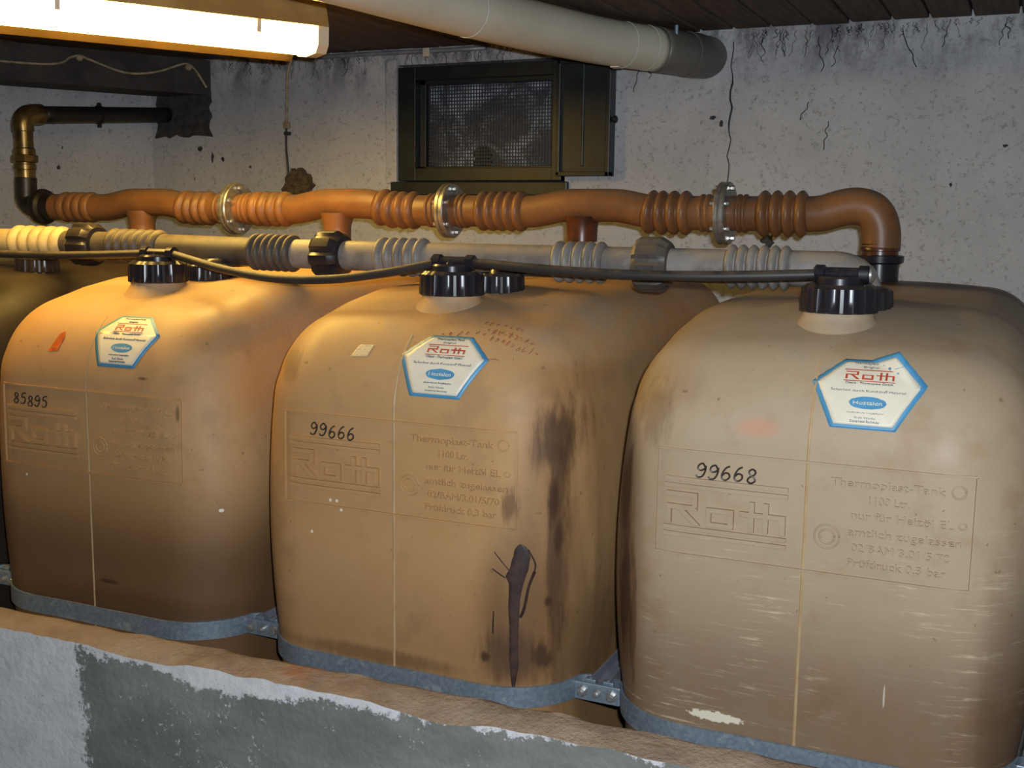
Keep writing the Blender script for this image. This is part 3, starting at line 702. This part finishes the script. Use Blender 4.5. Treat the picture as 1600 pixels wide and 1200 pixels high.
# ================================================================== ORANGE FILLING PIPE
OY, OZ, OR = 1.06, 1.767, .044
def oz(x):
    v = 0
    for s in (-1.573, -.816, -.029): v = max(v, sstep((.19-abs(x-s-.03))/.13))
    return OZ+.018*v
fp = empty('filling_pipe', (0, OY, OZ)); tag(fp, 'orange-brown corrugated filling pipe along the back of the tanks', 'pipe')
def opt(x): return Vector((x, 0, oz(x)-OZ))
def osec(x0, x1):
    n = max(3, int((x1-x0)/.012)); b = bmesh.new(); sweep(b, [opt(x0+(x1-x0)*k/n) for k in range(n+1)], OR, 28); link('pipe_section', b, 'orange', fp, autos=40)
def bel(x0, x1, nr, amp=.014, R0=OR, root=None, pt=None, m='orange', name='bellows'):
    b = bmesh.new(); P = []; Q = []; n = nr*10
    for k in range(n+1):
        x = x0+(x1-x0)*k/n; P.append((pt or opt)(x)); ph = (k/n*nr) % 1.0
        Q.append(R0-.002+amp*(math.sin(math.pi*ph)**.8))
    sweep(b, P, Q, 28); return link(name, b, m, root or fp, smooth=True)
BEL = [(-1.916, -1.772, 4, .009), (-1.405, -1.277, 4, .012), (-1.120, -.985, 4, .012), (-.672, -.535, 4, .013), (-.340, -.196, 5, .014), (.150, .276, 4, .016), (.450, .574, 4, .017)]
FLG = [-1.189, -.435, .364]
cur = -1.965
for x0, x1, nr, amp in BEL:
    osec(cur, x0); bel(x0, x1, nr, amp); cur = x1
# last run with the bend down into the right tank
END = .752
b = bmesh.new(); path = [Vector((cur, 0, 0)), Vector((.60, 0, .004)), Vector((.64, 0, .012))]
path = spline([(cur, 0, 0), (.61, 0, .003), (.655, 0, .016), (.690, 0, .020), (.722, 0, .012), (.742, 0, -.010), (END, 0, -.045), (END+.001, 0, -.085)], 6)
sweep(b, path, [OR+.002*min(1, i/25) for i in range(len(path))], 28); link('pipe_bend', b, 'orange', fp, smooth=True)
for xf, big in zip(FLG, (.080, .077, .080)):
    fr = bmesh.new(); R_ = big
    lathe(fr, (xf-.014, 0, oz(xf)-OZ), (1, 0, 0), [(0, OR+.001), (0, R_*.97), (.003, R_), (.011, R_), (.013, R_*.96), (.015, R_*.96), (.017, R_), (.025, R_), (.028, R_*.97), (.028, OR+.001)], 36)
    f = link('pipe_flange', fr, 'steel', fp, autos=30)
    for k in range(6):
        a = math.radians(30+60*k+8); p = Vector((xf, math.cos(a)*R_*.80, oz(xf)-OZ+math.sin(a)*R_*.80)); b = bmesh.new()
        lathe(b, p-Vector((.026, 0, 0)), (1, 0, 0), [(0, .004), (.001, .0065), (.010, .0065), (.010, .0035), (.042, .0035), (.042, .0065), (.051, .0065), (.052, .004)], 6); link('flange_bolt', b, 'bolt', f, autos=30)
    for d in (-.058, -.042, .038, .054): 
        b = bmesh.new(); lathe(b, (xf+d-.006, 0, oz(xf)-OZ), (1, 0, 0), [(0, OR-.001), (.003, OR+.005), (.009, OR+.005), (.012, OR-.001)], 28); link('pipe_rib', b, 'orange', fp, smooth=True)
for k, (sx, lx, ly) in enumerate(((-1.573, 0, 0), (-.816, 0, 0), (-.029, 0, 0))):
    b = bmesh.new(); zt = 1.60-OZ
    top = oz(sx)-OZ
    if k < 2: lathe(b, (sx, 0, -.125), (0, 0, 1), [(0, .040), (.03, .040), (.032, .043), (.036, .040), (.075, .041), (.098, .048), (.115, .05)], 26); link('branch_stub', b, 'orange', fp, autos=40)
    else: lathe(b, (sx, 0, -.080), (0, 0, 1), [(0, .042), (.02, .042), (.04, .043), (.055, .046), (.068, .05)], 26); link('branch_stub', b, 'orange_dark', fp, autos=40)
b = bmesh.new(); lathe(b, (END, 0, -.100), (0, 0, 1), [(0, .043), (.012, .043), (.014, .047), (.02, .047), (.024, .0445), (.03, .046)], 26); link('branch_stub', b, 'orange_dark', fp, autos=40)
for sx, h in ((-1.573, .05), (-.816, .05), (-.029, .088), (END, .078)):
    b = bmesh.new(); lathe(b, (sx, 0, 1.592-OZ), (0, 0, 1), [(0, .050), (.010, .050), (.012, .046), (h-.022, .046), (h-.018, .056), (h-.002, .057), (h, .050)], 28); link('branch_collar', b, 'black', fp, autos=30)
# red round stamp on the pipe
b = bmesh.new()
for rr in (.013, .009, .004): 
    pts = []
    for a in range(21):
        x = .095+rr*math.cos(a/20*2*math.pi); ph = (-.10+rr*math.sin(a/20*2*math.pi))/OR+.55
        c = opt(x); pts.append(c+Vector((0, -math.cos(ph)*(OR+.0004), math.sin(ph)*(OR+.0004))))
    sweep(b, pts, .0011, 5)
for v in b.verts: pass
stm = link('round_stamp', b, 'st_red', fp)

# ------------------------------------------------------------------ brass and black riser at the left end
rp = empty('riser_pipe', (-2.085, OY, OZ)); tag(rp, 'brass and black riser pipe bending into the mortar patch at upper left', 'pipe')
RR = .030
b = bmesh.new(); sweep(b, spline([(.10, 0, 0), (.06, 0, 0), (.022, 0, .004), (0, 0, .026), (-.001, 0, .06), (0, 0, .10)], 6), [.036]*31, 24); link('lower_elbow', b, 'black_iron', rp, smooth=True)
b = bmesh.new(); lathe(b, (.058, 0, 0), (1, 0, 0), [(0, .040), (.004, .058), (.018, .062), (.030, .058), (.036, .046), (.075, .044)], 28); link('reducer_collar', b, 'black_iron', rp, autos=35)
b = bmesh.new(); lathe(b, (.050, 0, 0), (1, 0, 0), [(0, .041), (.003, .045), (.008, .045), (.010, .041)], 28); link('brass_ring', b, 'brass', rp, autos=35)
b = bmesh.new(); lathe(b, (0, 0, .085), (0, 0, 1), [(0, .033), (.04, .033), (.042, .037), (.058, .037), (.060, .033), (.075, .033)], 24); link('lower_sleeve', b, 'brass', rp, autos=35)
b = bmesh.new(); lathe(b, (0, 0, .150), (0, 0, 1), [(0, .036), (.003, .043), (.024, .043), (.027, .036)], 8); link('union_nut', b, 'brass', rp)
b = bmesh.new(); lathe(b, (0, 0, .172), (0, 0, 1), [(0, .036), (.024, .036), (.028, .031), (.085, .031), (.088, .035), (.10, .035)], 24); link('upper_sleeve', b, 'brass', rp, autos=35)
PE = (.035, WY-OY-.004, 2.134-OZ)
b = bmesh.new(); sweep(b, spline([(0, 0, .255), (0, 0, .285), (.001, .012, .306), (.003, .040, .315), (.004, .075, .318)], 6), .0355, 24); link('upper_elbow', b, 'brass', rp, smooth=True)
b = bmesh.new(); sweep(b, [Vector((.004, .07, .3175)).lerp(Vector(PE), k/12) for k in range(13)], .029, 24); link('sloping_tube', b, 'black_iron', rp, smooth=True)
b = bmesh.new(); pc = Vector((.004, .07, .3175)).lerp(Vector(PE), .42); ax = (Vector(PE)-Vector((.004, .07, .3175))).normalized()
lathe(b, pc, ax, [(0, .0295), (.001, .033), (.014, .033), (.015, .0295)], 24); lathe(b, pc+Vector((.002, .007, .030)), (0, 0, 1), [(0, .008), (.012, .008), (.014, .004)], 8); lathe(b, pc+Vector((.002, .007, -.044)), (0, 0, 1), [(0, .007), (.015, .007)], 8)
link('pipe_clamp', b, 'black_iron', rp, autos=30)

# ================================================================== GREY WITHDRAWAL PIPE
GY, GZ, GR = .423, 1.657, .0345
gp = empty('withdrawal_pipe', (0, GY, GZ)); tag(gp, 'dusty grey corrugated withdrawal pipe above the tank caps', 'pipe')
def gpt(x): return Vector((x, 0, .012*sstep((-.3-x)/1.2)))
def gsec(x0, x1, m='grey'):
    b = bmesh.new(); sweep(b, [gpt(x0+(x1-x0)*k/8) for k in range(9)], GR, 28); link('pipe_section', b, m, gp, autos=40)
GB = [(-1.437, -1.249, 5, 'cream_bellows'), (-1.093, -.922, 6, 'grey_dark'), (-.642, -.515, 6, 'grey_dark'), (-.285, -.157, 5, 'grey'), (.155, .272, 5, 'grey'), (.530, .658, 6, 'grey')]
cur = -1.75
for i, (x0, x1, nr, m) in enumerate(GB):
    gsec(cur, x0, 'cream_bellows' if i == 0 else ('grey_dark' if i in (1, 2) else 'grey')); bel(x0, x1, nr, .0125, GR, gp, gpt, m); cur = x1
b = bmesh.new(); p = spline([(cur, 0, 0), (.72, 0, 0), (.755, 0, -.001), (.782, 0, -.012), (.796, -.006, -.034), (.800, -.01, -.060)], 6); sweep(b, p, GR+.001, 28); link('pipe_bend', b, 'grey', gp, smooth=True)
for xc in (-1.176, -.414, .376):
    b = bmesh.new(); seg = 48
    gear = lambda i, k: (1.0 if (k % 6) < 4 else .90) if i in (1, 2, 3, 4) else 1
    lathe(b, gpt(xc)-Vector((.036, 0, 0)), (1, 0, 0), [(0, GR+.002), (.002, .052), (.010, .057), (.055, .057), (.066, .051), (.072, .045), (.074, GR+.002)], seg, gear)
    link('coupling_nut', b, 'grey_dark' if xc > 0 else 'black', gp, autos=28)
for xc in (-.732, .048):
    b = bmesh.new(); lathe(b, (xc, -.035, -.060), (0, 0, 1), [(0, .034), (.03, .033), (.045, .026)], 20); link('down_tee', b, 'black', gp, smooth=True)

# ------------------------------------------------------------------ black gauge hose with tees over the front caps
hs = empty('gauge_hose', (0, 0, 1.655)); tag(hs, 'thin black hose linking the front caps with tee fittings', 'hose')
HY = .24; TX = (-.775, .005, .783)
HZ0 = [.004, .002, 0]
def hosepath(x0, x1, z0, z1, sag, ys=.0):
    return spline([(x0+(x1-x0)*t, HY-ys*math.sin(math.pi*t), z0+(z1-z0)*t-sag*math.sin(math.pi*t**1.05)) for t in (0, .1, .25, .45, .65, .82, .93, 1)], 6)
for x0, x1, sag in ((-1.60, TX[0]-.03, .012), (TX[0]+.03, TX[1]-.03, .047), (TX[1]+.03, TX[2]-.03, .012)):
    b = bmesh.new(); sweep(b, hosepath(x0, x1, .003, .001, sag, .035), .0096, 14); link('hose_run', b, 'hose', hs, smooth=True)
for x in TX:
    b = bmesh.new(); lathe(b, (x-.048, HY, .002), (1, 0, 0), [(0, .010), (.002, .016), (.018, .016), (.020, .012), (.076, .012), (.078, .016), (.094, .016), (.096, .010)], 12); f = link('tee_fitting', b, 'black', hs, autos=30)
    b = bmesh.new(); lathe(b, (x, HY, -.058), (0, 0, 1), [(0, .013), (.018, .013), (.020, .0075), (.040, .0075), (.041, .012), (.060, .012)], 14); link('tee_riser', b, 'black', f, autos=30)
b = bmesh.new(); lathe(b, (TX[2]+.048, HY, .002), (1, 0, 0), [(0, .016), (.004, .016), (.007, .012), (.010, .006)], 14); link('end_plug', b, 'steel', hs, autos=30)

# ================================================================== FLUORESCENT LAMP
lm = empty('fluorescent_lamp', (0, 0, 2.19)); tag(lm, 'glowing fluorescent ceiling lamp with yellowed housing at upper left', 'lamp')
LDIR = Vector((.5, .866, 0)); LNR = Vector((.866, -.5, 0)); E0 = Vector((-.80, .846, 0)); LL = 1.2
def lprism(name, prof_, s0, s1, m, parent=lm, autos=30):
    """profile (n,z) swept along the lamp; n measured from the left lower edge"""
    b = bmesh.new(); ra = [b.verts.new(E0-LDIR*s0+LNR*n+Vector((0, 0, z))) for n, z in prof_]; rb = [b.verts.new(E0-LDIR*s1+LNR*n+Vector((0, 0, z))) for n, z in prof_]
    k = len(prof_); b.faces.new(ra[::-1]); b.faces.new(rb)
    for i in range(k): b.faces.new((ra[i], rb[i], rb[(i+1) % k], ra[(i+1) % k]))
    return link(name, b, m, parent, autos=autos)
lprism('diffuser', [(.0, .0), (.02, -.004), (.06, -.007), (.10, -.003), (.118, .012), (.122, .057), (.005, .057)], 0, LL, 'diffuser')
hz = CEIL-2.19-.001
lprism('lamp_housing', [(-.02, .060), (.135, .060), (.128, .085), (.11, hz), (.0, hz), (-.01, .085)], -.03, LL+.03, 'housing')
lprism('reflector_wing', [(-.004, .058), (-.078, -.010), (-.082, -.008), (-.012, .060)], -.015, LL+.02, 'wing')
lprism('end_cap', [(-.008, -.004), (.05, -.012), (.11, -.008), (.126, .012), (.130, .060), (-.01, .060)], -.032, -.001, 'endcap')
for s in (.16, .66):
    lprism('diffuser_clip', [(.119, .028), (.126, .028), (.130, .062), (.122, .062)], s, s+.012, 'endcap')

# ================================================================== PVC DUCT
dp = empty('drain_pipe', (.13, WY, 2.255)); tag(dp, 'large beige plastic drain pipe hung under the ceiling into the back wall', 'pipe')
DP = spline([(-.42, -.55, 2.262), (-.36, -.1, 2.262), (-.30, .3, 2.262), (-.235, .77, 2.261), (-.105, 1.29, 2.259), (.02, 1.56, 2.258), (.12, WY+.03, 2.257)], 12)
off = Vector(dp.location)
b = bmesh.new(); sweep(b, [p-off for p in DP[:60]], .066, 32); link('drain_tube', b, 'pvc', dp, smooth=True)
b = bmesh.new(); sweep(b, [p-off for p in DP[59:]], .0668, 32); link('drain_tube_shaded', b, 'pvc_shaded', dp, smooth=True)  # same pipe, far end coloured darker to stand in for fading lamp light
for i, m, dr in ((36, 'pvc_line', .0012), (53, 'pvc_line', .0012), (57, 'pvc_line', .0010), (65, 'pvc_shaded', .003)):
    p, q = DP[i]-off, DP[i+1]-off; d = (q-p).normalized(); b = bmesh.new()
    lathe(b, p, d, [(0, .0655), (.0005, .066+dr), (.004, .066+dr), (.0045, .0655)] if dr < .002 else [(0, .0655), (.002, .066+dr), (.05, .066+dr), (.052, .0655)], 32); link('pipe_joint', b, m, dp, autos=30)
b = bmesh.new(); p = DP[52]-off; box(b, p.x-.012, p.x+.014, p.y-.02, p.y+.02, p.z-.0695, p.z-.0660); link('paper_tag', b, 'st_white', dp)
b = bmesh.new(); p = DP[60]-off
for k in range(1): lathe(b, (p.x+.05, p.y, p.z+.02), (0, 0, 1), [(0, .006), (.05, .006)], 8)
link('hanger_rod', b, 'galv', dp)

# ------------------------------------------------------------------ cables
cb = empty('surface_cable', (-1.48, WY, 2.32)); tag(cb, 'thin cream cable clipped vertically down the back wall', 'cable')
b = bmesh.new(); sweep(b, spline([(.03, -.012, .0), (.012, -.010, -.03), (.003, -.009, -.08), (.0, -.008, -.16), (-.004, -.008, -.24)], 6), .0055, 10); link('cable_sheath', b, 'cable', cb, smooth=True)
b = bmesh.new(); sweep(b, spline([(-.004, -.008, -.235), (-.006, -.009, -.32), (.0, -.008, -.40), (.002, -.010, -.50)], 6), .0038, 8); link('cable_core', b, 'cable_dark', cb, smooth=True)
b = bmesh.new(); sweep(b, spline([(-.010, -.006, -.22), (-.012, -.006, -.34), (-.008, -.006, -.44)], 6), .002, 8); link('cable_wire', b, 'cable', cb, smooth=True)
b = bmesh.new(); box(b, -.016, .010, -.016, -.001, -.250, -.226, .003); link('cable_clip', b, 'cable', cb)
b = bmesh.new(); box(b, -.012, .012, -.016, -.001, -.275, -.262, .002); link('cable_clip', b, 'cable_dark', cb)
sc = empty('swag_cable', tuple(B0)); tag(sc, 'cream cable sagging between clips along the dark beam', 'cable')
def bp(s, z): return LD*s+LN*.008+Vector((0, 0, z))
b = bmesh.new(); sweep(b, spline([bp(1.1, 2.27), bp(.62, 2.268), bp(.52, 2.30), bp(.49, 2.308), bp(.45, 2.296), bp(.33, 2.262), bp(.22, 2.272), bp(.12, 2.308), bp(.09, 2.312), bp(.06, 2.29), bp(.02, 2.23)], 8), .0045, 8); link('cable_run', b, 'cable', sc, smooth=True)
for s in (.49, .09):
    b = bmesh.new(); lathe(b, bp(s, 2.300)-LN*.007, LN, [(0, .012), (.012, .012), (.016, .008)], 10); link('cable_clip', b, 'cable', sc, autos=30)
# conduit lying along the top of the back wall behind the lamp
cd_ = empty('ceiling_conduit', (-1.25, WY-.02, CEIL-.014)); tag(cd_, 'thin grey conduit along the top of the back wall', 'conduit')
b = bmesh.new(); sweep(b, [(x*.1, 0, .001*math.sin(x)) for x in range(-1, 7)], .008, 10); link('conduit_tube', b, 'sheet', cd_, smooth=True)
b = bmesh.new(); box(b, .36, .385, -.012, .012, -.020, .010, .003); link('conduit_clip', b, 'endcap', cd_)

# ------------------------------------------------------------------ sooty cobwebs below the ceiling
random.seed(5); b = bmesh.new()
def strand(x, z, L, wig, r):
    p = [Vector((x, WY-.006, z))]; n = 7; dx = random.uniform(-.4, .4)
    for k in range(1, n): p.append(Vector((x+dx*L*k/n+random.uniform(-wig, wig), WY-.005-random.uniform(0, .010), z-L*k/n)))
    sweep(b, spline(p, 3), r, 4)
for k in range(150):
    x = random.choice((random.uniform(.22, 1.05), random.uniform(.22, .65), random.uniform(-1.75, -1.05), random.uniform(-1.0, -.45)))
    strand(x, CEIL-.003-random.uniform(0, .012), random.choice((.02, .03, .04, .06, .09)), .006, random.uniform(.0005, .0011))
for x, z, L in ((.46, 2.30, .12), (.52, 2.27, .07), (.70, 2.31, .13), (.44, 2.11, .065), (-.10, 2.235, .09), (-.07, 2.24, .05), (.50, 2.05, .10), (.98, 2.31, .05), (.29, 2.31, .09)):
    strand(x, z, L, .007, .0013)
wb = link('cobweb', b, 'web'); tag(wb, 'sooty cobweb threads hanging along the top of the back wall', 'cobweb', kind='stuff')
